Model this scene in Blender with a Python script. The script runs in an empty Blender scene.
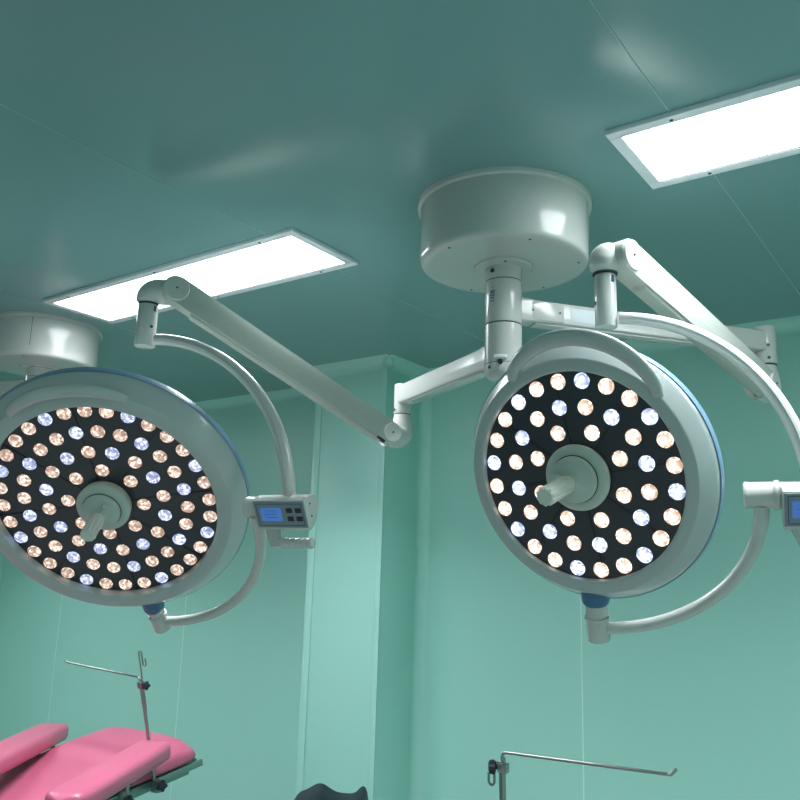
import bpy, bmesh, math, random
from mathutils import Vector, Matrix
C = bpy.context.scene.collection
PI = math.pi
EYE = 1.68                                  # camera height above the floor
def V(x, y, z): return Vector((x, y, z + EYE))   # z given relative to eye height
CEIL = 0.97 + EYE
WALL_Y = 3.2
random.seed(4)
WLOC = {}

# ---------------------------------------------------------------- materials
def mat(name, col, rough=.4, metal=0., coat=0., emis=None, estr=0., spec=.5, noise=0., nscale=8., bump=0., bscale=200.):
    m = bpy.data.materials.new(name); m.use_nodes = True
    nt = m.node_tree; b = nt.nodes['Principled BSDF']
    b.inputs['Base Color'].default_value = (*col, 1)
    b.inputs['Roughness'].default_value = rough
    b.inputs['Metallic'].default_value = metal
    b.inputs['Coat Weight'].default_value = coat
    b.inputs['Coat Roughness'].default_value = .08
    b.inputs['Specular IOR Level'].default_value = spec
    if emis:
        b.inputs['Emission Color'].default_value = (*emis, 1); b.inputs['Emission Strength'].default_value = estr
    tc = nt.nodes.new('ShaderNodeTexCoord')
    if noise:
        n = nt.nodes.new('ShaderNodeTexNoise'); n.inputs['Scale'].default_value = nscale
        nt.links.new(tc.outputs['Object'], n.inputs['Vector'])
        mr = nt.nodes.new('ShaderNodeMapRange'); mr.inputs['To Min'].default_value = 1 - noise; mr.inputs['To Max'].default_value = 1 + noise
        nt.links.new(n.outputs['Fac'], mr.inputs['Value'])
        mx = nt.nodes.new('ShaderNodeVectorMath'); mx.operation = 'SCALE'; mx.inputs[0].default_value = col
        nt.links.new(mr.outputs['Result'], mx.inputs['Scale'])
        nt.links.new(mx.outputs['Vector'], b.inputs['Base Color'])
        mr2 = nt.nodes.new('ShaderNodeMapRange'); mr2.inputs['To Min'].default_value = max(.02, rough - .06); mr2.inputs['To Max'].default_value = rough + .06
        nt.links.new(n.outputs['Fac'], mr2.inputs['Value']); nt.links.new(mr2.outputs['Result'], b.inputs['Roughness'])
    if bump:
        n = nt.nodes.new('ShaderNodeTexNoise'); n.inputs['Scale'].default_value = bscale; n.inputs['Detail'].default_value = 3
        nt.links.new(tc.outputs['Object'], n.inputs['Vector'])
        bp = nt.nodes.new('ShaderNodeBump'); bp.inputs['Strength'].default_value = bump; bp.inputs['Distance'].default_value = .01
        nt.links.new(n.outputs['Fac'], bp.inputs['Height']); nt.links.new(bp.outputs['Normal'], b.inputs['Normal'])
    return m
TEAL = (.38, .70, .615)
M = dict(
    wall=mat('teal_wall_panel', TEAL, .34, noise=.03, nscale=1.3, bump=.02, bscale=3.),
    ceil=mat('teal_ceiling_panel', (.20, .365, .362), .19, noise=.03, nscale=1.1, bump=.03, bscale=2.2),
    joint=mat('panel_joint', (.66, .88, .84), .35),
    cjoint=mat('ceiling_joint', (.30, .49, .49), .35),
    trim=mat('teal_corner_trim', (.40, .71, .63), .25),
    floor=mat('floor_vinyl', (.29, .32, .31), .3, noise=.08, nscale=4),
    white=mat('white_enamel', (.55, .555, .53), .2, coat=.5, bump=.015, bscale=350.),
    cast=mat('white_textured_paint', (.48, .51, .465), .38, bump=.05, bscale=500.),
    shell=mat('lamp_shell_paint', (.42, .47, .465), .26, coat=.45),
    blue=mat('blue_rubber_band', (.14, .25, .36), .35, coat=.3),
    socket=mat('dark_blue_rubber', (.045, .14, .27), .4),
    sgrip=mat('frosted_grip_plastic', (.62, .66, .59), .3),
    black=mat('black_panel', (.022, .026, .036), .28, coat=.15),
    seam=mat('panel_seam', (.002, .002, .003), .6),
    grip=mat('pale_grip_plastic', (.44, .52, .47), .42),
    gap=mat('dark_gap', (.03, .04, .04), .6),
    screw=mat('dark_screw', (.05, .055, .06), .35, metal=.7),
    alu=mat('light_frame_aluminium', (.86, .88, .92), .35),
    glow=mat('lit_diffuser', (.9, .9, .9), .5, emis=(.90, .96, 1.), estr=5.5),
    panelgrey=mat('grey_keypad', (.22, .27, .29), .45),
    keydark=mat('dark_keys', (.012, .014, .02), .4),
    screen=mat('blue_display', (.03, .08, .25), .25, emis=(.05, .16, .48), estr=.45),
    screenink=mat('display_marks', (.02, .05, .14), .3),
    ink=mat('blue_ink', (.03, .07, .22), .5),
    sticker=mat('paper_sticker', (.62, .68, .72), .5),
    pink=mat('pink_vinyl', (.56, .125, .22), .33, noise=.05, nscale=5, bump=.03, bscale=60.),
    steel=mat('stainless_steel', (.36, .36, .35), .28, metal=.95, bump=.02, bscale=300.),
    railm=mat('table_rail', (.20, .30, .28), .3, metal=.6),
    knob=mat('black_knob', (.012, .016, .022), .45),
    leather=mat('black_leather', (.006, .010, .016), .5, spec=.2, noise=.1, nscale=12, bump=.08, bscale=120.),
    base=mat('table_base_paint', (.5, .55, .52), .4),
)
def lens_mat(name, dim, lit, k, wcore):
    m = bpy.data.materials.new(name); m.use_nodes = True; nt = m.node_tree; b = nt.nodes['Principled BSDF']
    N = nt.nodes.new; L = nt.links.new
    tc = N('ShaderNodeTexCoord'); oi = N('ShaderNodeObjectInfo')
    ad = N('ShaderNodeVectorMath'); ad.operation = 'ADD'
    sc = N('ShaderNodeVectorMath'); sc.operation = 'SCALE'; sc.inputs[0].default_value = (.31, .17, .23); L(oi.outputs['Random'], sc.inputs['Scale'])
    L(tc.outputs['Object'], ad.inputs[0]); L(sc.outputs['Vector'], ad.inputs[1])
    vo = N('ShaderNodeTexVoronoi'); vo.inputs['Scale'].default_value = 170; L(ad.outputs['Vector'], vo.inputs['Vector'])
    # the chip behind the lens: a bright core with a facetted reflector round it
    ln = N('ShaderNodeVectorMath'); ln.operation = 'LENGTH'; L(tc.outputs['Object'], ln.inputs[0])
    core = N('ShaderNodeMapRange'); core.inputs['From Min'].default_value = .0160; core.inputs['From Max'].default_value = .0050
    L(ln.outputs['Value'], core.inputs['Value'])
    sp = N('ShaderNodeSeparateColor'); L(vo.outputs['Color'], sp.inputs['Color'])
    mul = N('ShaderNodeMath'); mul.operation = 'POWER'; mul.inputs[1].default_value = 2.; L(sp.outputs['Red'], mul.inputs[0])
    a2 = N('ShaderNodeMath'); a2.operation = 'MULTIPLY_ADD'; a2.inputs[1].default_value = wcore; L(core.outputs['Result'], a2.inputs[0]); L(mul.outputs[0], a2.inputs[2])
    mx = N('ShaderNodeMix'); mx.data_type = 'RGBA'; mx.inputs['A'].default_value = (*dim, 1); mx.inputs['B'].default_value = (*lit, 1); L(a2.outputs[0], mx.inputs['Factor'])
    L(mx.outputs['Result'], b.inputs['Emission Color']); b.inputs['Emission Strength'].default_value = k
    b.inputs['Base Color'].default_value = (*[c * .4 for c in dim], 1); b.inputs['Roughness'].default_value = .08; b.inputs['Coat Weight'].default_value = .6
    return m

# ---------------------------------------------------------------- mesh helpers
def basis(d, hint=Vector((0, 0, 1))):
    d = d.normalized()
    if abs(d.dot(hint)) > .98: hint = Vector((1, 0, 0))
    a = hint.cross(d).normalized(); b = d.cross(a).normalized()
    return a, b, d
def add_loft(bm, rings, cap=True, mi=0, closed=False):
    vs = [[bm.verts.new(p) for p in r] for r in rings]; n = len(vs[0]); fs = []
    K = len(vs)
    for i in range(K if closed else K - 1):
        A, B = vs[i], vs[(i + 1) % K]
        for j in range(n):
            fs.append(bm.faces.new((A[j], A[(j + 1) % n], B[(j + 1) % n], B[j])))
    if cap and not closed:
        fs.append(bm.faces.new(list(reversed(vs[0])))); fs.append(bm.faces.new(vs[-1]))
    for f in fs: f.material_index = mi
def circ(c, a, b, r, n=32, rb=None):
    rb = r if rb is None else rb
    return [c + a * (r * math.cos(2 * PI * i / n)) + b * (rb * math.sin(2 * PI * i / n)) for i in range(n)]
def add_lathe(bm, o, d, prof, n=64, mi=0, ab=None, cap=True):
    """prof: (radius, height along d)"""
    a, b, d = basis(d) if ab is None else (*ab, d)
    add_loft(bm, [circ(o + d * h, a, b, max(r, 1e-4), n) for r, h in prof], cap, mi)
def add_cyl(bm, p, q, r, n=32, bev=.0, r2=None, mi=0):
    d = q - p; L = d.length; r2 = r if r2 is None else r2
    prof = [(r, 0), (r2, L)] if not bev else [(r - bev, 0), (r - bev * .3, bev * .3), (r, bev), (r2, L - bev), (r2 - bev * .3, L - bev * .3), (r2 - bev, L)]
    add_lathe(bm, p, d, prof, n, mi)
def add_tube(bm, pts, r, n=16, rs=None, flat=1., mi=0, hint=Vector((0, 0, 1))):
    K = len(pts); rings = []; a = None
    for i, p in enumerate(pts):
        t = (pts[min(i + 1, K - 1)] - pts[max(i - 1, 0)]).normalized()
        if a is None: a, b, _ = basis(t, hint)
        else:
            a = (a - t * a.dot(t)).normalized(); b = t.cross(a)
        rr = r if rs is None else rs[i]
        rings.append(circ(p, a, b, rr, n, rr * flat))
    add_loft(bm, rings, True, mi)
def spline(P, per=8):
    """Catmull-Rom through the points"""
    out = []; Q = [P[0] * 2 - P[1]] + list(P) + [P[-1] * 2 - P[-2]]
    for i in range(1, len(Q) - 2):
        for k in range(per):
            t = k / per; a, b, c, d = Q[i - 1:i + 3]
            out.append(.5 * ((2 * b) + (c - a) * t + (2 * a - 5 * b + 4 * c - d) * t * t + (3 * b - a - 3 * c + d) * t ** 3))
    out.append(P[-1]); return out
def add_box(bm, o, ax, dims, bev=0., mi=0, seg=2):
    """box centred at o; ax three unit vectors, dims full sizes"""
    t = bmesh.new(); bmesh.ops.create_cube(t, size=1)
    for v in t.verts: v.co = Vector((v.co.x * dims[0], v.co.y * dims[1], v.co.z * dims[2]))
    if bev: bmesh.ops.bevel(t, geom=t.edges[:], offset=bev, segments=seg, profile=.5, affect='EDGES')
    mp = {}
    for v in t.verts: mp[v] = bm.verts.new(o + ax[0] * v.co.x + ax[1] * v.co.y + ax[2] * v.co.z)
    for f in t.faces: bm.faces.new([mp[v] for v in f.verts]).material_index = mi
    t.free()
XYZ = (Vector((1, 0, 0)), Vector((0, 1, 0)), Vector((0, 0, 1)))
def aabox(bm, lo, hi, bev=0., mi=0):
    lo, hi = Vector(lo), Vector(hi); add_box(bm, (lo + hi) / 2, XYZ, hi - lo, bev, mi)
def add_prism(bm, outline, off, bev=0., mi=0):
    """outline: world points of a planar polygon, extruded by off, edges bevelled"""
    t = bmesh.new(); a = [t.verts.new(p) for p in outline]; b = [t.verts.new(p + off) for p in outline]; n = len(a)
    t.faces.new(list(reversed(a))); t.faces.new(b)
    for i in range(n): t.faces.new((a[i], a[(i + 1) % n], b[(i + 1) % n], b[i]))
    if bev:
        es = [e for e in t.edges if (e.verts[0] in a) == (e.verts[1] in a)]
        bmesh.ops.bevel(t, geom=es, offset=bev, segments=3, profile=.5, affect='EDGES')
    mp = {v: bm.verts.new(v.co) for v in t.verts}
    for f in t.faces: bm.faces.new([mp[v] for v in f.verts]).material_index = mi
    t.free()
def obj(name, bm, mats, parent=None, origin=None, angle=35):
    bmesh.ops.remove_doubles(bm, verts=bm.verts, dist=1e-6)
    bmesh.ops.recalc_face_normals(bm, faces=bm.faces)
    me = bpy.data.meshes.new(name)
    if origin is None:
        xs = [v.co for v in bm.verts]
        origin = Vector([(min(c[i] for c in xs) + max(c[i] for c in xs)) / 2 for i in range(3)])
        if parent is None: origin.z = min(c.z for c in xs)
    for v in bm.verts: v.co -= origin
    bm.to_mesh(me); bm.free()
    for m in (mats if isinstance(mats, (list, tuple)) else [mats]): me.materials.append(m)
    me.shade_smooth(); me.set_sharp_from_angle(angle=math.radians(angle))
    o = bpy.data.objects.new(name, me); C.objects.link(o)
    WLOC[o.name] = origin
    o.location = origin - (WLOC[parent.name] if parent else Vector((0, 0, 0)))
    if parent: o.parent = parent
    return o
def B(): return bmesh.new()
def tag(o, label, cat, group=None):
    o['label'] = label; o['category'] = cat
    if group: o['group'] = group
    return o
def thing(name, loc, label, cat, group=None):
    o = bpy.data.objects.new(name, None); C.objects.link(o); o.location = loc; o.empty_display_size = .05
    WLOC[o.name] = Vector(loc); return tag(o, label, cat, group)
def struct(name, bm, m, label=None):
    o = obj(name, bm, m); o['kind'] = 'structure'
    if label: o['label'] = label
    return o

# ---------------------------------------------------------------- the room
X0, X1, Y0 = -5.6, 2.6, -2.6
CX0, CX1, CY = -2.56, -2.16, 2.9            # the boxed pillar standing out of the far wall
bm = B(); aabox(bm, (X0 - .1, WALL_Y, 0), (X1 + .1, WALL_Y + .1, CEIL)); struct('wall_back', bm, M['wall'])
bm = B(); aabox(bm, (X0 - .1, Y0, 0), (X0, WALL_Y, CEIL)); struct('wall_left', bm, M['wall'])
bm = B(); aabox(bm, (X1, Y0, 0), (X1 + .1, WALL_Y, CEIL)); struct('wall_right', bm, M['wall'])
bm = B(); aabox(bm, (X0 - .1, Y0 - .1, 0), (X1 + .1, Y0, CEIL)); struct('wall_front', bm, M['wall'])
bm = B(); aabox(bm, (X0 - .1, Y0 - .1, -.1), (X1 + .1, WALL_Y + .1, 0)); struct('floor', bm, M['floor'])
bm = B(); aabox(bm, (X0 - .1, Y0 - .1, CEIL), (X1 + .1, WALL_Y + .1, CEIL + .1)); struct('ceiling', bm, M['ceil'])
bm = B(); aabox(bm, (CX0, CY, 0), (CX1, WALL_Y, CEIL), .006); struct('wall_pillar', bm, M['wall'], 'boxed teal pillar projecting from the far wall')
k = 1
def cove(bm, a, b, n1, n2, r=.05):
    """concave quarter-round strip in the corner between the planes with inward normals n1 and n2"""
    rings = []
    for p in (a, b):
        arc = [p + n1 * (r * (1 - math.sin(t))) + n2 * (r * (1 - math.cos(t))) for t in [PI / 2 * i / 8 for i in range(9)]]
        rings.append([p - n1 * .002 - n2 * .002] + [p + n1 * r - n2 * .002] + [q for q in arc] + [p - n1 * .002 + n2 * r])
    add_loft(bm, rings, True)
dn, dy, dx = Vector((0, 0, -1)), Vector((0, -1, 0)), Vector((1, 0, 0))
def trim(bm, m, label=None):
    global k
    struct('trim_%d' % k, bm, m, label); k += 1
bm = B(); cove(bm, Vector((X0, WALL_Y, CEIL)), Vector((CX0, WALL_Y, CEIL)), dy, dn); cove(bm, Vector((CX1, WALL_Y, CEIL)), Vector((X1, WALL_Y, CEIL)), dy, dn); trim(bm, M['trim'], 'curved cove trim between ceiling and far wall')
bm = B(); cove(bm, Vector((CX0 - .03, CY, CEIL)), Vector((CX1 + .03, CY, CEIL)), dy, dn); cove(bm, Vector((CX1, CY - .03, CEIL)), Vector((CX1, WALL_Y, CEIL)), dx, dn); trim(bm, M['trim'], 'curved cove trim round the top of the pillar')
bm = B(); cove(bm, Vector((CX1, WALL_Y, 0)), Vector((CX1, WALL_Y, CEIL)), dy, dx, .045); trim(bm, M['trim'], 'curved upright trim between pillar and far wall')
bm = B(); cove(bm, Vector((X0, WALL_Y, 0)), Vector((X0, WALL_Y, CEIL)), dy, dx, .05); trim(bm, M['trim'])
bm = B(); cove(bm, Vector((X0, Y0, CEIL)), Vector((X0, WALL_Y, CEIL)), dx, dn); trim(bm, M['trim'])
# rounded upright corner strips of the pillar
bm = B(); add_box(bm, Vector((CX0 + .012, CY - .002, CEIL / 2)), XYZ, (.040, .008, CEIL - .1), .003); trim(bm, M['trim'], 'pale upright strip on the left edge of the pillar')
bm = B(); add_box(bm, Vector((CX1 - .012, CY - .002, CEIL / 2)), XYZ, (.030, .007, CEIL - .1), .003); trim(bm, M['trim'], 'upright strip on the right edge of the pillar')
for x in (-4.85, -3.70, -1.40, -.23, .94, 2.11):
    bm = B(); aabox(bm, (x - .0022, WALL_Y - .0008, 0), (x + .0022, WALL_Y + .002, CEIL - .05)); trim(bm, M['joint'])
for x in (-5.17, -4.0, -2.831, -1.661, -.489, .681, 1.85):
    bm = B(); aabox(bm, (x - .0013, Y0, CEIL - .0008), (x + .0013, WALL_Y - .05, CEIL + .002)); trim(bm, M['cjoint'])

# ---------------------------------------------------------------- ceiling light panels
def ceiling_light(x0, y0, label, group, L=1.225, W=.304):
    x1, y1 = x0 + L, y0 + W; e = .028
    t = thing('ceiling_light', Vector(((x0 + x1) / 2, (y0 + y1) / 2, CEIL - .012)), label, 'ceiling light', group)
    bm = B()
    aabox(bm, (x0, y0, CEIL - .012), (x1, y0 + e, CEIL + .001), .002); aabox(bm, (x0, y1 - e, CEIL - .012), (x1, y1, CEIL + .001), .002)
    aabox(bm, (x0, y0 + e, CEIL - .012), (x0 + e, y1 - e, CEIL + .001), .002); aabox(bm, (x1 - e, y0 + e, CEIL - .012), (x1, y1 - e, CEIL + .001), .002)
    obj('frame', bm, M['alu'], t)
    bm = B(); aabox(bm, (x0 + e, y0 + e, CEIL - .008), (x1 - e, y1 - e, CEIL + .001)); obj('diffuser', bm, M['glow'], t)
    la = bpy.data.lights.new('panel_area_light', 'AREA'); la.shape = 'RECTANGLE'; la.size = L - 2 * e - .004; la.size_y = W - 2 * e - .004; la.energy = 12.6; la.spread = math.radians(125); la.color = (.90, .96, 1.)
    lo_ = bpy.data.objects.new('panel_area_light', la); C.objects.link(lo_); lo_.parent = t; lo_.location = Vector((0, 0, .0035))  # area light added under the diffuser; narrow spread keeps the wall tops darker
    for sx in (x0 + .14, (x0 + x1) / 2, x1 - .14):
        for sy in (y0 + e / 2, y1 - e / 2):
            bm = B(); add_cyl(bm, Vector((sx, sy, CEIL - .0135)), Vector((sx, sy, CEIL - .011)), .004, 10); obj('screw', bm, M['screw'], t)
    return t
ceiling_light(-2.786, 1.624, 'long lit ceiling panel at left, behind the raised elbow of the left lamp arm', 'lit panels set into the ceiling')
ceiling_light(-.630, 1.602, 'long lit ceiling panel at upper right, cut by the edge of the picture', 'lit panels set into the ceiling')
for x, y, lb in ((-5.0, 1.61, 'added ceiling panel beyond the left ceiling mount, unseen, lighting the left wall'), (-2.812, -.75, 'lit ceiling panel behind the viewer, on the left side'), (-.632, -.75, 'lit ceiling panel behind the viewer, on the right side'),  # first panel is unseen, added to brighten the left wall
                 (1.548, 1.595, 'added ceiling panel right of the upper right one, unseen, for more light on the wall'), (1.548, -.75, 'lit ceiling panel behind the viewer, farthest right')):  # first panel on this line is unseen, added to light the far wall more
    ceiling_light(x, y, lb, 'lit panels set into the ceiling')

# ---------------------------------------------------------------- ceiling mounts
def screw(parent, p, d, r=.004, m='screw'):
    bm = B(); add_cyl(bm, p - d * .002, p + d * .0012, r, 12); return obj('screw', bm, M[m], parent)
def ceiling_mount(cx, cy, label, seam_az, zend=.505):
    t = thing('ceiling_mount', Vector((cx, cy, CEIL)), label, 'ceiling mount', 'round white ceiling mounts')
    o = Vector((cx, cy, CEIL)); dn = Vector((0, 0, -1))
    bm = B(); add_lathe(bm, o, dn, [(.222, 0), (.227, .0), (.227, .008), (.2255, .012), (.219, .0135)], 96); obj('flange', bm, M['white'], t)
    bm = B(); add_lathe(bm, o, dn, [(.217, .010), (.2165, .06), (.216, .150), (.2154, .156), (.2135, .1605), (.210, .1635), (.205, .165), (.19, .1655), (.12, .166), (.085, .166), (.085, .1665)], 96); cv = obj('canopy', bm, M['white'], t)
    a = seam_az; p = o + Vector((math.cos(a), math.sin(a), 0)) * .2166
    bm = B(); add_box(bm, p + dn * .07, (Vector((-math.sin(a), math.cos(a), 0)), Vector((math.cos(a), math.sin(a), 0)), XYZ[2]), (.0016, .0014, .115)); obj('seam', bm, M['gap'], cv)
    bm = B(); add_lathe(bm, o, dn, [(.076, .162), (.076, .171), (.073, .1735), (.055, .1738)], 64); obj('collar', bm, M['white'], t)
    for i in range(5):
        a = -1.9 + i * 1.1 + seam_az * .1; screw(t, o + Vector((math.cos(a), math.sin(a), 0)) * .19 + dn * .1655, dn, .0035)
    for i in range(2):
        a = -1.0 + i * PI; screw(t, o + Vector((math.cos(a), math.sin(a), 0)) * .064 + dn * .1736, dn, .004)
    bm = B(); add_cyl(bm, o + dn * .16, V(cx, cy, .762), .0472, 48); obj('column', bm, M['white'], t)
    bm = B(); add_cyl(bm, V(cx, cy, .764), V(cx, cy, .752), .0455, 48); obj('gap_ring', bm, M['gap'], t)
    return t
HX, HY = -.9985, 1.8265
mt = ceiling_mount(HX, HY, 'round white ceiling mount in the middle, both lamp arms turning on its column', .6)
mt2 = ceiling_mount(-3.122, 1.847, 'round white ceiling mount at the left edge, above the larger lamp', -.75)
a = -1.25; screw(mt, V(HX + .047 * math.cos(a - .45), HY + .047 * math.sin(a - .45), .782), Vector((math.cos(a - .45), math.sin(a - .45), 0)), .006)

# ---------------------------------------------------------------- articulated arms
def hull(p, q, rp, rq, up, d, n=14):
    """outline of two discs and their tangents, in the plane of d (p to q) and up"""
    L = (q - p).length; s = math.asin((rp - rq) / L); pts = []
    for i in range(n + 1):
        t = PI / 2 - s + (PI + 2 * s) * i / n; pts.append(p + d * (rp * math.cos(t)) + up * (rp * math.sin(t)))
    for i in range(n + 1):
        t = -PI / 2 - s + (PI - 2 * s) * i / n
        t = -(PI / 2 + s) + (PI + 2 * s) * i / n if False else -PI / 2 - s + (PI + 2 * s - 0) * i / n * ((PI) / (PI + 2 * s)) if False else t
        pts.append(q + d * (rq * math.cos(t)) + up * (rq * math.sin(t)))
    return pts
def elbow(axis_xy, z_open, piv, side, s, t, name='elbow'):
    """knuckle rising (s=1) or hanging (s=-1) from a vertical tube and turning to the pivot disc"""
    a = Vector((axis_xy[0], axis_xy[1], z_open)); top = Vector((axis_xy[0], axis_xy[1], piv.z)); e = piv - side * .024
    z = Vector((0, 0, s)); P = [a, a.lerp(top - z * .02, .5), top - z * .018, top.lerp(e, .22) - z * .002, top.lerp(e, .6), e]
    pts = spline(P, 6); K = len(pts)
    bm = B(); add_tube(bm, pts, .03, 28, rs=[.0265 + .0095 * min(1, i / (K * .42)) for i in range(K)])
    # round the outer shoulder
    bmesh.ops.recalc_face_normals(bm, faces=bm.faces)
    return obj(name, bm, M['white'], t)
def spring_arm(t, J, tube, zlow, ztop, a_off, b_low, b_top, r_low, r_top):
    d2 = Vector((tube[0] - J[0], tube[1] - J[1], 0)).normalized(); side = Vector((-d2.y, d2.x, 0))
    if side.dot(Vector((-J[0], -J[1], 0))) < 0: side = -side
    lo = V(J[0], J[1], zlow) + side * a_off + d2 * b_low; hi = V(tube[0], tube[1], ztop) + side * a_off - d2 * b_top
    d = (hi - lo).normalized(); up = Vector((0, 0, 1)); up = (up - d * up.dot(d)).normalized()
    w = .046
    def body(rp, rq, w0, w1, shift=0., cut=0.):
        # loft of a box section with rounded ends
        L = (hi - lo).length; th = math.asin((rp - rq) / L)
        pts = []
        for i in range(15):
            u = PI / 2 + PI * i / 14 - 0; pts.append(lo + d * (rp * math.cos(u)) + up * (rp * math.sin(u) + shift))
        for i in range(15):
            u = -PI / 2 + PI * i / 14; pts.append(hi + d * (rq * math.cos(u)) + up * (rq * math.sin(u) + shift))
        return pts
    bm = B(); add_prism(bm, [p - side * w / 2 for p in body(r_low, r_top, 0, 0)], side * w, .004); arm = obj('spring_arm', bm, M['cast'], t)
    # the narrower channel sliding under the cover
    bm = B(); L = (hi - lo).length
    out = [lo + d * .05 - up * (r_low * .2), lo + d * .02 - up * (r_low + .008), lo + d * .09 - up * (r_low + .010), hi - d * .075 - up * (r_top + .007), hi - d * .04 - up * (r_top * .2)]
    add_prism(bm, [p - side * .017 for p in out], side * .034, .002); obj('channel', bm, M['cast'], arm)
    # raised line along the cover
    bm = B(); p0 = lo + d * .12 - up * .008 + side * (w / 2 - .0015); p1 = hi - d * .16 - up * .012 + side * (w / 2 - .0015)
    add_box(bm, (p0 + p1) / 2, ((p1 - p0).normalized(), up, side), ((p1 - p0).length, .003, .004), .0012); obj('rib', bm, M['cast'], arm)
    for c, r in ((lo, r_low), (hi, r_top)):
        f = c + side * (w / 2)
        bm = B(); add_lathe(bm, f - side * .001, side, [(r * .99, 0), (r * .97, .0015), (r * .95, .0025), (r * .93, .0045), (r * .90, .006)], 48); cap = obj('joint_cap', bm, M['white'], arm)
        screw(cap, f + side * .006, side, .0026)
        bm = B(); add_cyl(bm, c - side * .03, c - side * w / 2, r * .9, 40); obj('pivot_ring', bm, M['gap'], arm)
    # dark slot at the foot of the arm
    bm = B(); add_box(bm, lo - up * (r_low + .004) + d * .02 + side * .012, (d, up, side), (.03, .008, .012), .002); obj('slot', bm, M['gap'], arm)
    return lo, hi, side, d2
def horizontal_arm(t, hx, hy, J, z, h=.058, w=.050, plate=False):
    p, q = V(hx, hy, z), V(J[0], J[1], z); d = (q - p).normalized(); s = Vector((-d.y, d.x, 0)); L = (q - p).length
    n = 8; rings = []
    for i, u in enumerate((.030, .06, .08, .12, L)):
        k = 1.10 if u <= .03 else 1.08 if u <= .06 else 1.03 if u <= .08 else 1.
        c = p + d * u; W, H = w * k / 2, h * k / 2; b = .006; ring = []
        for (sx, sy) in ((1, 1), (-1, 1), (-1, -1), (1, -1)):
            for th in (0, 30, 60, 90):
                th = math.radians(th) + {(1, 1): 0, (-1, 1): PI / 2, (-1, -1): PI, (1, -1): 3 * PI / 2}[(sx, sy)]
                ring.append(c + s * (sx * (W - b) + b * math.cos(th)) + Vector((0, 0, 1)) * (sy * (H - b) + b * math.sin(th)))
        rings.append(ring)
    bm = B(); add_loft(bm, rings); arm = obj('horizontal_arm', bm, M['white'], t)
    cam = Vector((-p.x, -p.y, 0)); sd = s if s.dot(cam) > 0 else -s
    # under-tray ledge seen from below
    bm = B(); c = p.lerp(q, .5) - Vector((0, 0, h / 2 + .002)); add_box(bm, c, (d, s, XYZ[2]), (L - .16, w * .72, .006), .002); obj('under_cover', bm, M['white'], arm)
    if plate:
        c = p + d * .108 + sd * (w / 2)
        bm = B(); add_box(bm, c, (d, sd, XYZ[2]), (.100, .003, h * .84), .0012); pl = obj('cover_plate', bm, M['white'], arm)
        screw(pl, c - d * .038 + sd * .0015, sd, .003); screw(pl, c + d * .038 + sd * .0015, sd, .003)
        c = p + d * .22 + sd * (w / 2); bm = B(); add_box(bm, c, (d, sd, XYZ[2]), (.085, .0012, h * .62), .0005); obj('sticker', bm, M['sticker'], arm)
    return arm
def collar(t, z0, z1, z, marks=False, end=False):
    """the sleeve of an arm turning on the column"""
    bm = B()
    if end: add_lathe(bm, V(HX, HY, z1), Vector((0, 0, -1)), [(.0472, 0), (.0472, z1 - z0 - .022), (.046, z1 - z0 - .012), (.040, z1 - z0 - .004), (.030, z1 - z0), (.0, z1 - z0)], 48)
    else: add_cyl(bm, V(HX, HY, z0), V(HX, HY, z1), .0472, 48, .0008)
    return obj('swivel_collar', bm, M['white'], t)

# --- arm carrying the larger left lamp
JL = (-1.5055, 2.1064); TL = (-1.9, 1.423)
tl = thing('support_arm', V(HX, HY, .505), 'white articulated arm reaching left from the middle mount to the larger lamp', 'support arm', 'articulated lamp arms')
cL = collar(tl, .505, .6435, .57, end=True)
bm = B(); add_cyl(bm, V(HX, HY, .642), V(HX, HY, .647), .0455, 48); obj('gap_ring', bm, M['gap'], tl)
bm = B(); add_cyl(bm, V(HX, HY, .541), V(HX, HY, .5425), .0475, 48); obj('gap_ring', bm, M['gap'], tl)
horizontal_arm(tl, HX, HY, JL, .572)
bm = B(); add_cyl(bm, V(*JL, .512), V(*JL, .608), .0275, 36, .004); obj('joint_post', bm, M['white'], tl)
screw(tl, V(JL[0] - .012, JL[1] - .0252, .525), Vector((-.42, -.9, 0)).normalized(), .004)
bm = B(); add_cyl(bm, V(*JL, .508), V(*JL, .513), .026, 36); obj('gap_ring', bm, M['gap'], tl)
lo, hi, sd, d2 = spring_arm(tl, JL, TL, .440, .778, .046, .062, .062, .031, .037)
elbow(JL, .51 + EYE, lo, sd, -1, tl)
elbow(TL, .742 + EYE, hi, sd, 1, tl)
bm = B(); add_cyl(bm, V(*TL, .7385), V(*TL, .743), .027, 36); obj('gap_ring', bm, M['gap'], tl)
dc = Vector((.75, -.66, 0)).normalized()
screw(tl, V(HX, HY, .530) + Vector((-.3, -.95, 0)) * .047, Vector((-.3, -.95, 0)), .0042)
# latch near the foot of the column
latch_d = Vector((.35, -.93, 0)).normalized(); ls = Vector((.93, .35, 0))
bm = B(); add_box(bm, V(HX, HY, .553) + latch_d * .049, (ls, latch_d, XYZ[2]), (.034, .010, .010), .003); add_cyl(bm, V(HX, HY, .540) + latch_d * .045, V(HX, HY, .540) + latch_d * .055, .006, 16, mi=1); obj('latch', bm, [M['alu'], M['screw']], tl)

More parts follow.
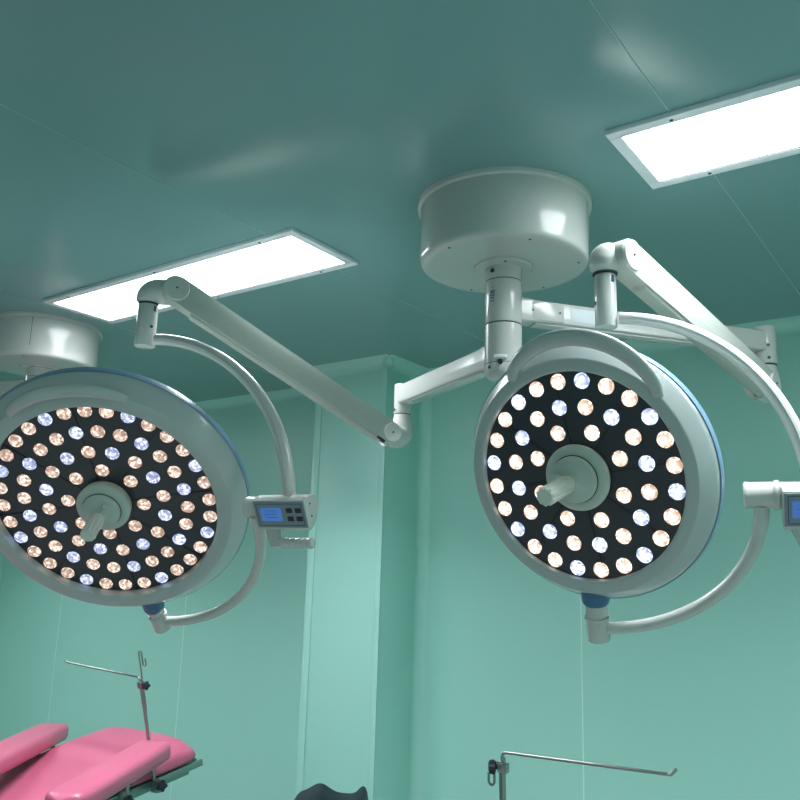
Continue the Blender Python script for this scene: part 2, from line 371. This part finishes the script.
# --- arm carrying the smaller right lamp
JR = (-.5096, 2.455); TR = (-.664, 1.672)
tr = thing('support_arm', V(HX, HY, .646), 'white articulated arm reaching right from the middle mount and folding back to the smaller lamp', 'support arm', 'articulated lamp arms')
collar(tr, .6475, .7595, .69)
horizontal_arm(tr, HX, HY, JR, .690, plate=True)
bm = B(); add_cyl(bm, V(*JR, .625), V(*JR, .735), .030, 36, .005); obj('joint_post', bm, M['white'], tr)
for dz in (.676, .640):
    q = Vector((.45, -.89, 0)).normalized(); screw(tr, V(*JR, dz) + q * .030, q, .0045)
bm = B(); add_cyl(bm, V(*JR, .621), V(*JR, .626), .028, 36); obj('gap_ring', bm, M['gap'], tr)
lo, hi, sd, d2 = spring_arm(tr, JR, TR, .550, .708, .030, .080, .025, .031, .037)
elbow(JR, .624 + EYE, lo, sd, -1, tr)
elbow(TR, .671 + EYE, hi, sd, 1, tr)
bm = B(); add_cyl(bm, V(*TR, .6685), V(*TR, .672), .027, 36); obj('gap_ring', bm, M['gap'], tr)
# small blue lettering printed on the sleeve
for i, (dz, wd) in enumerate(((.738, .003), (.727, .014), (.722, .011), (.716, .016), (.709, .013), (.701, .009))):
    a = math.atan2(-HY, -HX) - .62
    for j in range(int(wd / .0034) + 1):
        aj = a + (j * .0034 - wd / 2) / .0472; dd = Vector((math.cos(aj), math.sin(aj), 0)); tt = Vector((-math.sin(aj), math.cos(aj), 0))
        if j == 0: bm = B()
        add_box(bm, V(HX, HY, dz) + dd * .0473, (tt, dd, XYZ[2]), (.0022, .0006, .0036))
    obj('printed_line', bm, M['ink'], tr)

# --- arm on the left mount, running out of the picture
t3 = thing('support_arm', V(-3.122, 1.847, .60), 'white arm on the left ceiling mount, mostly outside the picture', 'support arm', 'articulated lamp arms')
HX_, HY_ = HX, HY; HX, HY = -3.122, 1.847
collar(t3, .60, .7598, .7, end=True)
J3 = (-3.72, 1.62); horizontal_arm(t3, HX, HY, J3, .722)
bm = B(); add_cyl(bm, V(*J3, .66), V(*J3, .765), .0275, 36, .004); obj('joint_post', bm, M['white'], t3)
HX, HY = HX_, HY_

# ---------------------------------------------------------------- the surgical lamps
def lamp(name_label, C0, az, el, fwd, rings, Rd, Rf, Ro, band, depth, warm, cool, lens_r, phi_w, rp, tube, ztube, ztb, azh, rh, zj, r_arc, r_c, jc, seam0, hand, tube_in, bl, bdz, r_v, rightlamp):
    az, el = math.radians(az), math.radians(el)
    n = Vector((math.cos(el) * math.sin(az), -math.cos(el) * math.cos(az), math.sin(el))); e1 = Vector((math.cos(az), math.sin(az), 0)); e2 = n.cross(e1)
    OL = V(*C0); O = OL + n * fwd
    t = thing('surgical_lamp', O - n * depth, name_label, 'surgical lamp', 'ceiling-hung surgical lamps')
    ab = (e1, e2)
    # housing: rounded front ring, sloping shell, domed back
    bm = B(); add_lathe(bm, O, n, [(Rd - .001, -fwd - .004), (Rd, .002), (Rd + .002, .0035), (Rd + .006, .004), (Rf - .003, .002), (Rf - .001, .001)], 128, ab=ab, cap=False); add_lathe(bm, O, n, [(Rf - .001, .001), (Rf + .001, -.001), (Ro - .006, -band[0] + .010), (Ro - .002, -band[0] + .005), (Ro - .001, -band[0])], 128, ab=ab, cap=False)
    add_lathe(bm, O, n, [(Ro - .003, -band[1]), (Ro - .012, -band[1] - .012), (Ro * .86, -depth - .004), (Ro * .6, -depth - .018), (Ro * .3, -depth - .026), (.0, -depth - .028)], 128, ab=ab, cap=False)
    hs = obj('housing', bm, M['shell'], t)
    bm = B(); add_lathe(bm, O, n, [(Ro - .004, -band[0] + .001), (Ro + .0015, -band[0]), (Ro + .003, -(band[0] + band[1]) / 2), (Ro + .0015, -band[1]), (Ro - .006, -band[1] - .001)], 128, ab=ab, cap=False); obj('blue_band', bm, M['blue'], hs)
    # black front panel with eight radial seams
    bm = B(); add_lathe(bm, OL, n, [(Rd, -.012), (Rd, -.001), (Rd * .6, .0), (0, .0)], 128, ab=ab)
    for i in range(8):
        a = math.radians(seam0 + 45 * i); u = e1 * math.cos(a) + e2 * math.sin(a); v = n.cross(u)
        add_box(bm, OL + u * ((.06 + Rd) / 2) + n * .0002, (u, v, n), (Rd - .062, .0016, .0016), mi=1)
        for rr in (.55, .8): add_cyl(bm, OL + (u + v * .05) * (Rd * rr), OL + (u + v * .05) * (Rd * rr) + n * .0012, .0016, 8, mi=1)
    pn = obj('led_panel', bm, [M['black'], M['seam']], t)
    # lenses
    lens = {}
    for kind, m in (('w', warm), ('c', cool)):
        bm = B(); z = Vector((0, 0, 1)); f = lens_r / .018
        add_lathe(bm, Vector((0, 0, 0)), z, [(.018 * f, -.001), (.018 * f, .0015), (.0172 * f, .0045), (.0150 * f, .0078), (.0115 * f, .0104), (.0070 * f, .0119), (.003 * f, .0124), (.0, .0125)], 28)
        bmesh.ops.recalc_face_normals(bm, faces=bm.faces); me = bpy.data.meshes.new('led_lens'); bm.to_mesh(me); bm.free(); me.materials.append(m); me.shade_smooth(); lens[kind] = me
    R3 = Matrix((e1, e2, n)).transposed()
    for ri, (r, ph, cnt, coolf) in enumerate(rings):
        for i in range(cnt):
            a = math.radians(ph) - i * 2 * PI / cnt; p = OL + e1 * (r * math.cos(a)) + e2 * (r * math.sin(a)) - n * .004
            cool_ = coolf(i); o = bpy.data.objects.new('led_lens', lens['c' if cool_ else 'w']); C.objects.link(o)
            o.parent = pn; o.rotation_euler = (R3 @ Matrix.Rotation(random.choice((0, 1, 2, 3)) * PI / 2, 3, 'Z')).to_euler(); o.location = p - WLOC[pn.name]
            o['label'] = 'bluish-white led lens' if cool_ else 'peach-white led lens'
    # centre hub and sterile grip
    bm = B(); add_lathe(bm, O, n, [(.066, -fwd - .001), (.069, .0), (.069, .004), (.067, .008), (.060, .012), (.052, .014), (.0495, .014)], 64, ab=ab); hb = obj('centre_hub', bm, M['grip'], t)
    bm = B(); add_lathe(bm, O, n, [(.0498, .0135), (.0498, .0155)], 48, ab=ab); obj('gap_ring', bm, M['gap'], hb)
    bm = B(); add_lathe(bm, O, n, [(.0482, .010), (.0482, .021), (.046, .026), (.037, .030), (.026, .034), (.0195, .040), (.018, .05)], 64, ab=ab); gr = obj('grip_collar', bm, M['grip'], t)
    gl = .138 - fwd * .6 + (.020 if rightlamp else 0); bm = B(); K = 40; ringsg = []
    for h in (.045, .055, .060, gl - .004, gl - .001, gl):
        rr = []
        for i in range(K * 2):
            a = 2 * PI * i / (K * 2); rib = .0026 if (h > .056 and h < gl - .002 and (i // 4) % 2 == 0) else 0
            r = (.0165 + rib) if h < gl - .002 else .0145 if h == gl else .0162
            rr.append(O + n * h + e1 * (r * math.cos(a)) + e2 * (r * math.sin(a)))
        ringsg.append(rr)
    add_loft(bm, ringsg); obj('sterile_grip', bm, M['sgrip'], t, angle=25)
    bm = B(); aa = math.radians(60 if not rightlamp else 150); u = e1 * math.cos(aa) + e2 * math.sin(aa); add_tube(bm, [O + u * .020 + n * .034, O + u * .032 + n * .040, O + u * .037 + n * .036], .005, 12); obj('release_tab', bm, M['grip'], gr)
    # carrying handle over the top of the ring
    h0, h1, hb_, hn = hand; pts = []; rs = []; K = 28; fz = []
    for i in range(K + 1):
        s = i / K; a = math.radians(h0 + (h1 - h0) * s); lift = math.sin(PI * s) ** .62
        pts.append(O + (e1 * math.cos(a) + e2 * math.sin(a)) * (Rf - .004 + (hb_ - Rf + .004) * lift) + n * (-.004 + hn * lift)); rs.append(.012 + .006 * lift)
    bm = B(); add_tube(bm, pts, .014, 18, rs=rs, flat=.75, hint=n); obj('carrying_handle', bm, M['shell'], t)
    # foot pivot at the rim, and the C-shaped lower yoke
    pw = math.radians(phi_w); w = e1 * math.cos(pw) + e2 * math.sin(pw); Oc = O - n * .04
    bm = B(); add_lathe(bm, Oc, w, [(.030, Ro - .03), (.0295, Ro + .004), (.027, Ro + .012), (.024, Ro + .015)], 40); obj('pivot_socket', bm, M['socket'], t)
    bm = B(); add_lathe(bm, Oc, w, [(.022, Ro + .006), (.0225, rp - .018), (.0258, rp - .0165), (.0265, rp - .0135), (.0258, rp - .0105), (.0235, rp - .009), (.0245, rp + .030), (.0235, rp + .036), (.020, rp + .0375)], 40); pj = obj('foot_joint', bm, M['white'], t)
    ah = math.radians(azh); h = Vector((math.cos(ah), math.sin(ah), 0)); f = Vector((math.sin(ah), -math.cos(ah), 0)); zz = Vector((0, 0, 1))
    Jc = Vector((tube[0], tube[1], zj + EYE)); P = Oc + w * (rp + .010); S = Jc + h * jc - zz * .02
    cen = P + (S - P) - (S - P)  # placeholder
    a0 = S - P; wv = w; ahv = a0 - wv * a0.dot(wv); b0 = a0 - ahv              # split P->S into across and along
    pts = [P + ahv * math.sin(u) + b0 * (1 - math.cos(u)) for u in [PI / 2 * i / 30 for i in range(31)]]
    bm = B(); add_tube(bm, pts, r_c, 20, rs=[r_c * (1.12 if i > 26 else 1.) for i in range(31)]); obj('lower_yoke', bm, M['white'], t)
    # horizontal tube and control box
    x0, x1 = tube_in, rh - bl - .012
    bm = B(); add_lathe(bm, Jc, h, [(.0225, x0), (.0252, x0 + .001), (.0268, x0 + .003), (.0268, x0 + .008), (.0258, x0 + .0095), (.0258, x1 - .003), (.0285, x1), (.029, x1 + .004), (.0285, x1 + .008), (.0255, x1 + .010), (.0255, rh + .05)], 44); obj('swivel_tube', bm, M['white'], t)
    b0_, b1_ = x1 + .004, rh + .040
    prof = [(-.027, -.012), (-.028, .012), (-.020, .025), (-.006, .031), (.014, .031), (.022, .026), (.048, .020), (.054, .012), (.014, -.050), (.004, -.054), (-.014, -.040)]
    def Q(fx, z, x): return Jc + h * x + f * fx + zz * (z + bdz)
    b0_ = rh - bl; b1_ = rh + .068
    bm = B(); add_prism(bm, [Q(a, b, b0_) for a, b in prof], h * (b1_ - b0_), .0025); bx = obj('control_box', bm, M['white'], t)
    A, Bq = Q(.054, .012, 0), Q(.014, -.050, 0); dv = (A - Bq).normalized(); nv = h.cross(dv); nv = nv if nv.dot(f) > 0 else -nv
    mid = (A + Bq) / 2 + h * ((b0_ + b1_) / 2); bw = b1_ - b0_
    bm = B(); add_box(bm, mid + nv * .001, (h, dv, nv), (bw - .004, .070, .003), .001); kp = obj('keypad', bm, M['panelgrey'], bx)
    bm = B(); 
    for sx, sy, wx, wy in ((0, .029, bw - .018, .0016), (0, -.029, bw - .018, .0016), (-(bw / 2 - .009), 0, .0016, .058), (bw / 2 - .009, 0, .0016, .058)): add_box(bm, mid + nv * .0026 + h * sx + dv * sy, (h, dv, nv), (wx, wy, .0006))
    obj('border_line', bm, M['ink'], kp)
    sc_ = mid + h * (-bw * .17) + dv * .001
    bm = B(); add_box(bm, sc_ + nv * .0026, (h, dv, nv), (bw * .40, .036, .0012), .0004); ds = obj('display', bm, M['screen'], kp)
    bm = B()
    for i in range(3): add_box(bm, sc_ + nv * .0033 + dv * (.010 - .009 * i) + h * (-.004 * (i % 2)), (h, dv, nv), (bw * .22, .0011, .0004))
    obj('display_text', bm, M['screenink'], ds)
    for i in (0, 1):
        for j in (0, 1):
            bm = B(); add_box(bm, mid + nv * .0028 + h * (bw * (.19 + .17 * i)) + dv * (.0115 - .022 * j), (h, dv, nv), (bw * .115, .0125, .003), .0008); obj('button', bm, M['keydark'], kp)
    for (a, b) in ((.022, .008), (.006, -.020)): screw(bx, Q(a, b, b1_), h, .0026)
    # ribbed grab bar slung under the box
    gz = -.085; g0, g1 = b0_ + .050, b1_ + .004
    bm = B(); add_prism(bm, [Q(.006, -.046, b0_ + .010), Q(.006, -.046, b0_ + .045), Q(.006, gz + .015, b0_ + .052), Q(.006, gz - .012, b0_ + .060), Q(.006, gz - .012, b0_ + .032)], f * -.020, .003); hd = obj('grab_handle', bm, M['white'], bx)
    K = 44; bm = B(); pts = [Q(-.004, gz, g0 + (g1 - g0) * i / K) for i in range(K + 1)]; rs = [(.0118 + .0018 * abs(math.sin(PI * 6 * i / K))) * (1 if 0 < i < K else .8) for i in range(K + 1)]
    add_tube(bm, pts, .012, 20, rs=rs); obj('grip_bar', bm, M['white'], hd, angle=60)
    # upper yoke: vertical tube under the elbow and quarter arc down to the box
    T = Vector((tube[0], tube[1], 0))
    bm = B(); add_cyl(bm, T + zz * (ztb + EYE), T + zz * (ztube + EYE), r_v, 40, .004); vt = obj('vertical_tube', bm, M['white'], t)
    q = Vector((.35, -.94, 0)).normalized() if rightlamp else Vector((.55, -.83, 0)).normalized()
    cam = Vector((-tube[0], -tube[1], 0)).normalized(); sidev = Vector((-cam.y, cam.x, 0))
    lab = (cam * .88 + sidev * .47).normalized() if not rightlamp else (cam * .35 - sidev * .94).normalized()
    zc = (ztube * .45 + ztb * .55)
    screw(vt, T + zz * (zc + EYE) + lab * r_v, lab, .0045)
    lab2 = (cam * .75 + sidev * .66).normalized(); a2 = zz.cross(lab2)
    bm = B(); add_box(bm, T + zz * (ztube - .014 + EYE) + lab2 * r_v, (a2, lab2, zz), (.007, .002, .016), .0006); obj('blue_mark', bm, M['ink'], vt)
    zs = ztb + .021 + EYE; Rz = zs - Jc.z
    pts = [T + zz * (Jc.z + Rz * math.cos(u)) + h * (rh * math.sin(u)) for u in [PI / 2 * i / 40 for i in range(2, 39)]] + [Jc + h * rh + zz * .012]
    bm = B(); add_tube(bm, pts, r_arc, 20, rs=[r_arc * (.92 + .16 * i / len(pts)) for i in range(len(pts))], hint=h.cross(zz)); uy = obj('upper_yoke', bm, M['white'], t)
    # pale groove line along the arc
    nr = h.cross(zz).normalized(); nr = nr if nr.dot(cam) > 0 else -nr
    bm = B(); add_tube(bm, [p + nr * (r_arc * (.92 + .16 * i / len(pts)) * .93) for i, p in enumerate(pts)][2:-1], .0022, 8); obj('groove_line', bm, M['shell'], uy)
    return t
warmL = lens_mat('lens_warm_dim', (.30, .175, .125), (1.3, 1.06, .92), .82, .30); coolL = lens_mat('lens_cool_dim', (.19, .22, .40), (1.08, 1.16, 1.42), .82, .30)
warmR = lens_mat('lens_warm_lit', (.44, .27, .19), (1.65, 1.48, 1.3), 1., 1.); coolR = lens_mat('lens_cool_lit', (.22, .27, .48), (1.4, 1.5, 1.7), .95, .95)
lamp('larger round surgical lamp at left with eighty lit lenses, tilted towards the floor', (-1.90782, 1.35675, .18207), 36.2127, -39.3826, .020,
     [(.270, 116.5, 32, lambda i: i % 4 == 0), (.2114, 118.38, 24, lambda i: i % 3 == 1), (.1536, 122.14, 16, lambda i: i % 2 == 0), (.0982, 133.62, 8, lambda i: False)],
     .292, .330, .366, (.044, .066), .085, warmL, coolL, .0185, -77., .415, TL, .738, .616, 15., .475, .175, .0165, .0137, .385, 10., (127, 74, .349, .030), .360, .072, -.002, .0275, False)
lamp('smaller round surgical lamp at right with forty-eight lit lenses, facing the viewer', (-.70425, 1.6119, .2232), -2.0565, -20.711, .008,
     [(.198, 123.2, 24, lambda i: i % 3 == 0), (.1455, 142.08, 16, lambda i: i % 2 == 0), (.0973, 153.66, 8, lambda i: False)],
     .218, .244, .270, (.042, .063), .080, warmR, coolR, .0169, -95.8, .328, TR, .668, .548, 14., .375, .187, .0140, .0128, .286, 5., (117, 38, .288, .022), .254, .053, -.012, .0235, True)

# ---------------------------------------------------------------- operating table
INC = math.radians(10.); TT = Vector((0, math.cos(INC), math.sin(INC))); TN = Vector((0, -math.sin(INC), math.cos(INC)))
def rrect(c, a, b, W, H, r, n=6):
    out = []
    for k_, (sx, sy) in enumerate(((1, 1), (-1, 1), (-1, -1), (1, -1))):
        for i in range(n + 1):
            th = PI / 2 * i / n + k_ * PI / 2; out.append(c + a * (sx * (W / 2 - r) + r * math.cos(th)) + b * (sy * (H / 2 - r) + r * math.sin(th)))
    return out
XA, XB = -3.11, -2.6; XM = (XA + XB) / 2
def dome(c, a, b, W, H, rx, rz, n=8):
    out = []
    for k_, (sx, sy) in enumerate(((1, 1), (-1, 1), (-1, -1), (1, -1))):
        qx, qz = (rx, rz) if sy > 0 else (min(.02, W * .2), min(.016, H * .3))
        for i in range(n + 1):
            th = PI / 2 * i / n + k_ * PI / 2; out.append(c + a * (sx * (W / 2 - qx) + qx * math.cos(th)) + b * (sy * (H / 2 - qz) + qz * math.sin(th)))
    return out
H0 = V(XM, 2.374, -.685)                    # head end of the rail level
def tp(x, s, u): return H0 + Vector((x - XM, 0, 0)) + TT * s + TN * u
tb = thing('operating_table', Vector((XM, 1.35, 0)), 'pink padded operating table at lower left with its head section raised', 'operating table')
rings = []
for i in range(81):
    s = -1.1 + 1.1 * i / 80; e = max(0, (s + .10) / .10); rnd = math.sqrt(max(0.02, 1 - e * e)) if e > 0 else 1
    hump = 1 / (1 + math.exp(-(s + .29) / .024)); H = .068 + .028 * hump; H *= (.30 + .70 * rnd); W = .525 * (.86 + .14 * rnd)
    u0 = .012; dish = -.010 * math.exp(-((s + .36) / .04) ** 2)
    rings.append(dome(tp(XM + .008, s, u0 + H / 2), Vector((1, 0, 0)), TN, W, H + dish, .045 + .105 * hump, H * (.45 + .2 * hump)))
bm = B(); add_loft(bm, rings); obj('back_cushion', bm, M['pink'], tb, angle=60)
fe = tp(XM, -1.115, .012); rings = []
for i in range(20):
    s = i / 19; rings.append(rrect(Vector((XM, fe.y - .62 * s, fe.z + .030)), Vector((1, 0, 0)), Vector((0, 0, 1)), .505, .07 * (1 if 0 < i < 19 else .6), .02))
bm = B(); add_loft(bm, rings); obj('seat_cushion', bm, M['pink'], tb, angle=60)
bm = B(); add_box(bm, tp(XM, -.55, .004), (XYZ[0], TT, TN), (.49, 1.1, .014), .002); obj('back_plate', bm, M['railm'], tb)
bm = B(); add_box(bm, Vector((XM, fe.y - .31, fe.z - .012)), XYZ, (.49, .62, .02), .002); obj('seat_plate', bm, M['railm'], tb)
for x in (XA - .005, XB + .005):
    bm = B(); add_box(bm, tp(x, -.36, -.004), (XYZ[0], TT, TN), (.012, .74, .024), .002); add_box(bm, tp(x - math.copysign(.012, x - XM), -.40, -.022), (XYZ[0], TT, TN), (.016, .70, .016), .002); obj('side_rail', bm, M['railm'], tb)
bm = B(); aabox(bm, (XM - .14, .85, .12), (XM + .14, 1.2, fe.z - .02), .015); obj('column', bm, M['base'], tb)
bm = B(); aabox(bm, (XM - .26, .55, 0), (XM + .26, 1.75, .14), .03); obj('base', bm, M['base'], tb)
def star_knob(parent, p, d, r=.017, name='knob'):
    a, b, d = basis(d); K = 50
    bm = B(); prof = ((.55, 0), (.95, .003), (1, .008), (.9, .015), (.5, .018))
    add_loft(bm, [[p + d * h + (a * math.cos(2 * PI * i / K) + b * math.sin(2 * PI * i / K)) * (r * q * (1 + .17 * math.cos(5 * 2 * PI * i / K))) for i in range(K)] for q, h in prof])
    add_cyl(bm, p - d * .012, p + d * .001, r * .4, 12); return obj(name, bm, M['knob'], parent)
def arm_board(tip, az, el, L, flip, rail_x):
    az, el = math.radians(az), math.radians(el); d = -Vector((math.sin(az) * math.cos(el), math.cos(az) * math.cos(el), math.sin(el))); a = d.cross(Vector((0, 0, 1))).normalized(); b = a.cross(d).normalized()
    rings = []
    for i in range(33):
        s = i / 32; x = L * s; e0 = max(0, 1 - x / .05); e1_ = max(0, 1 - (L - x) / .05); e = max(e0, e1_); q = math.sqrt(max(.03, 1 - e * e))
        rings.append(rrect(tip + d * x, a, b,   .132 * q, .066 * (.45 + .55 * q), .024 * (.4 + .6 * q)))
    bm = B(); add_loft(bm, rings); bd = obj('arm_board', bm, M['pink'], tb, angle=60)
    # bracket under the board down to the rail clamp
    p = tip + d * .12 - b * .03
    bm = B(); add_box(bm, tip + d * (L / 2) - b * .036, (d, a, b), (L * .8, .05, .008), .002); obj('board_plate', bm, M['railm'], bd)
    sgn = flip; rail = tp(rail_x, (p.y - H0.y) / TT.y, -.004)
    q0 = Vector((p.x, p.y, p.z)); q1 = Vector((rail.x + sgn * .02, rail.y, q0.z - .012)); q2 = Vector((rail.x + sgn * .02, rail.y, rail.z - .03))
    bm = B(); add_tube(bm, spline([q0, q0.lerp(q1, .7), q1 + Vector((0, 0, -.012)), q2], 6), .008, 12); obj('bracket', bm, M['steel'], bd)
    bm = B(); add_box(bm, Vector((rail.x + sgn * .012, rail.y, rail.z - .004)), XYZ, (.030, .045, .045), .004); obj('clamp', bm, M['railm'], tb)
    star_knob(tb, Vector((rail.x + sgn * .028, rail.y, rail.z - .010)), Vector((sgn, -.5, -.1)), .018)
    star_knob(bd, tip + d * .21 - b * .045, Vector((0, 0, -1)), .014)
NEAR_TIP = V(-2.557, 2.14, -.600); arm_board(NEAR_TIP, -25., 5., .63, 1, XB + .005)
FAR_TIP = V(-3.275, 2.20, -.632); arm_board(FAR_TIP, -40., -1., .95, -1, XA - .005)

# ---------------------------------------------------------------- steel drape frames
def bent(pts, r, per=6): b = B(); add_tube(b, pts, r, 12); return b
def drape_frame(label, P0, Pc, up, bar_dir, barL, hook_side, r_p, group, floor=False, tip_up=.012, hook_h=.05, gap=0., hook_drop=0.):
    """P0 foot of pole, Pc bend where the cross bar leaves"""
    t = thing('drape_frame', P0, label, 'drape frame', group); up = up.normalized(); bar_dir = bar_dir.normalized(); hs = hook_side.normalized()
    bm = B(); add_cyl(bm, P0, Pc - up * .012, r_p, 16); obj('pole', bm, M['steel'], t)
    side = hs * (r_p + .001)
    E = Pc + bar_dir * barL
    pts = [Pc - side * 0 - up * .10, Pc - up * .010, Pc - up * .003 + bar_dir * .003, Pc + bar_dir * .010, E - bar_dir * .022, E - bar_dir * .012, E + Vector((0, 0, tip_up))]
    fw = Vector((0, -.0045, 0)); bm = B(); add_tube(bm, [p + fw for p in pts], .0036, 12); obj('cross_bar', bm, M['steel'], t)
    b0 = Pc + side * 1.2 + hs * gap - up * hook_drop; rr = .009
    arc = [b0 - up * .12, b0 + up * hook_h]
    arc += [b0 + up * hook_h + hs * (rr * (1 - math.cos(u)) * .8) + up * (rr * math.sin(u)) for u in (.5, 1., 1.57, 2.1, 2.6, PI)]
    m_ = b0 + hs * (rr * 1.6)
    arc += [m_ + up * (hook_h - .034)] + [m_ + up * (hook_h - .034) + hs * (rr * (1 - math.cos(u)) * .8) - up * (rr * math.sin(u)) for u in (.5, 1., 1.57, 2.1, 2.6, PI)] + [m_ + hs * rr * 1.6 + up * (hook_h - .016)]
    bm = B(); add_tube(bm, arc, .0030, 10); obj('hook_rod', bm, M['steel'], t)
    k0 = Pc - up * (.028 + hook_drop * .3) + hs * (r_p + .012 + gap)
    bm = B(); add_box(bm, Pc - up * (.028 + hook_drop * .3) + hs * (gap * .5), (hs, up, hs.cross(up)), (.024 + gap, .022, .020), .003); obj('clamp', bm, M['steel'], t)
    star_knob(t, k0, hs + Vector((0, -.4, 0)), .0145)
    if floor:
        bm = B(); add_lathe(bm, Vector((P0.x, P0.y, 0)), Vector((0, 0, 1)), [(.16, 0), (.16, .012), (.15, .02), (.03, .03), (.012, .06)], 48); obj('base', bm, M['base'], t)
    return t
UPL = Vector((0, -.245, .97))
Pc = V(-2.592, 2.059, -.3565); P0 = V(-2.566, 2.150, -.745)
drape_frame('bent steel rod with a small hook on top, clamped to the pink table at left', P0, Pc, Pc - P0, Vector((-.43, 0, .018)), .455, Vector((1, .1, 0)), .0062, 'bent steel drape rods', tip_up=.006, hook_h=.085)
bm = B(); add_box(bm, P0 + Vector((.008, 0, .015)), XYZ, (.034, .035, .04), .004); obj('clamp', bm, M['railm'], tb)
star_knob(tb, P0 + Vector((.028, .0, .02)), Vector((1, -.5, 0)), .018)
Pc = V(-1., 1.836, -.372); P0 = Vector((-.985, 1.86, .02))
drape_frame('bent steel rod standing at the bottom centre, bar pointing right below the smaller lamp', P0, Pc, Pc - P0, Vector((.42, 0, .008)), .40, Vector((-1, -.1, 0)), .0055, 'bent steel drape rods', floor=True, tip_up=.012, hook_h=-.012, gap=.0, hook_drop=.02)

# ---------------------------------------------------------------- black padded rest at the bottom edge
RB = V(-1.412, 1.726, -.53)
sr = thing('leg_rest', Vector((RB.x, RB.y, 0)), 'black padded curved rest poking up at the bottom edge in front of the pillar', 'leg rest')
rv = Vector((.81, .585, 0)); fw = Vector((-.585, .81, 0)); rings = []
for i in range(41):
    s = i / 40; x = -.095 + .185 * s
    z = .022 * math.exp(-((s - .32) / .17) ** 2) + .018 * math.exp(-((s - .91) / .08) ** 2) - .010
    e = max(0, 1 - s / .08, 1 - (1 - s) / .06); q = math.sqrt(max(.04, 1 - e * e))
    rings.append(rrect(RB + rv * x + Vector((0, 0, z)), fw, Vector((0, 0, 1)), .20 * q, .030 * (.4 + .6 * q), .012 * (.5 + .5 * q)))
bm = B(); add_loft(bm, rings); obj('pad', bm, M['leather'], sr, angle=60)
bm = B(); add_cyl(bm, Vector((RB.x, RB.y, .03)), RB - Vector((0, 0, .012)), .014, 20); obj('post', bm, M['steel'], sr)
bm = B(); add_lathe(bm, Vector((RB.x, RB.y, 0)), Vector((0, 0, 1)), [(.2, 0), (.2, .015), (.18, .025), (.03, .035)], 48); obj('base', bm, M['base'], sr)

# ---------------------------------------------------------------- camera, world, view
cam = bpy.data.cameras.new('camera'); co = bpy.data.objects.new('camera', cam); C.objects.link(co)
yaw, pitch, roll = map(math.radians, (-35.753, 12.182, 1.733))
f = Vector((math.sin(yaw) * math.cos(pitch), math.cos(yaw) * math.cos(pitch), math.sin(pitch))); r = Vector((math.cos(yaw), -math.sin(yaw), 0)); u = r.cross(f)
r2 = r * math.cos(roll) + u * math.sin(roll); u2 = -r * math.sin(roll) + u * math.cos(roll)
co.matrix_world = Matrix.Translation((0, 0, EYE)) @ Matrix((r2, u2, -f)).transposed().to_4x4()
cam.sensor_width = 36; cam.lens = 36 * 848 / 800; cam.clip_start = .02
bpy.context.scene.camera = co
w = bpy.data.worlds.new('world'); bpy.context.scene.world = w; w.use_nodes = True
w.node_tree.nodes['Background'].inputs[0].default_value = (.3, .5, .5, 1); w.node_tree.nodes['Background'].inputs[1].default_value = .2
vs = bpy.context.scene.view_settings; vs.view_transform = 'Standard'; vs.look = 'None'; vs.gamma = 1; vs.exposure = .66; vs.use_curve_mapping = False
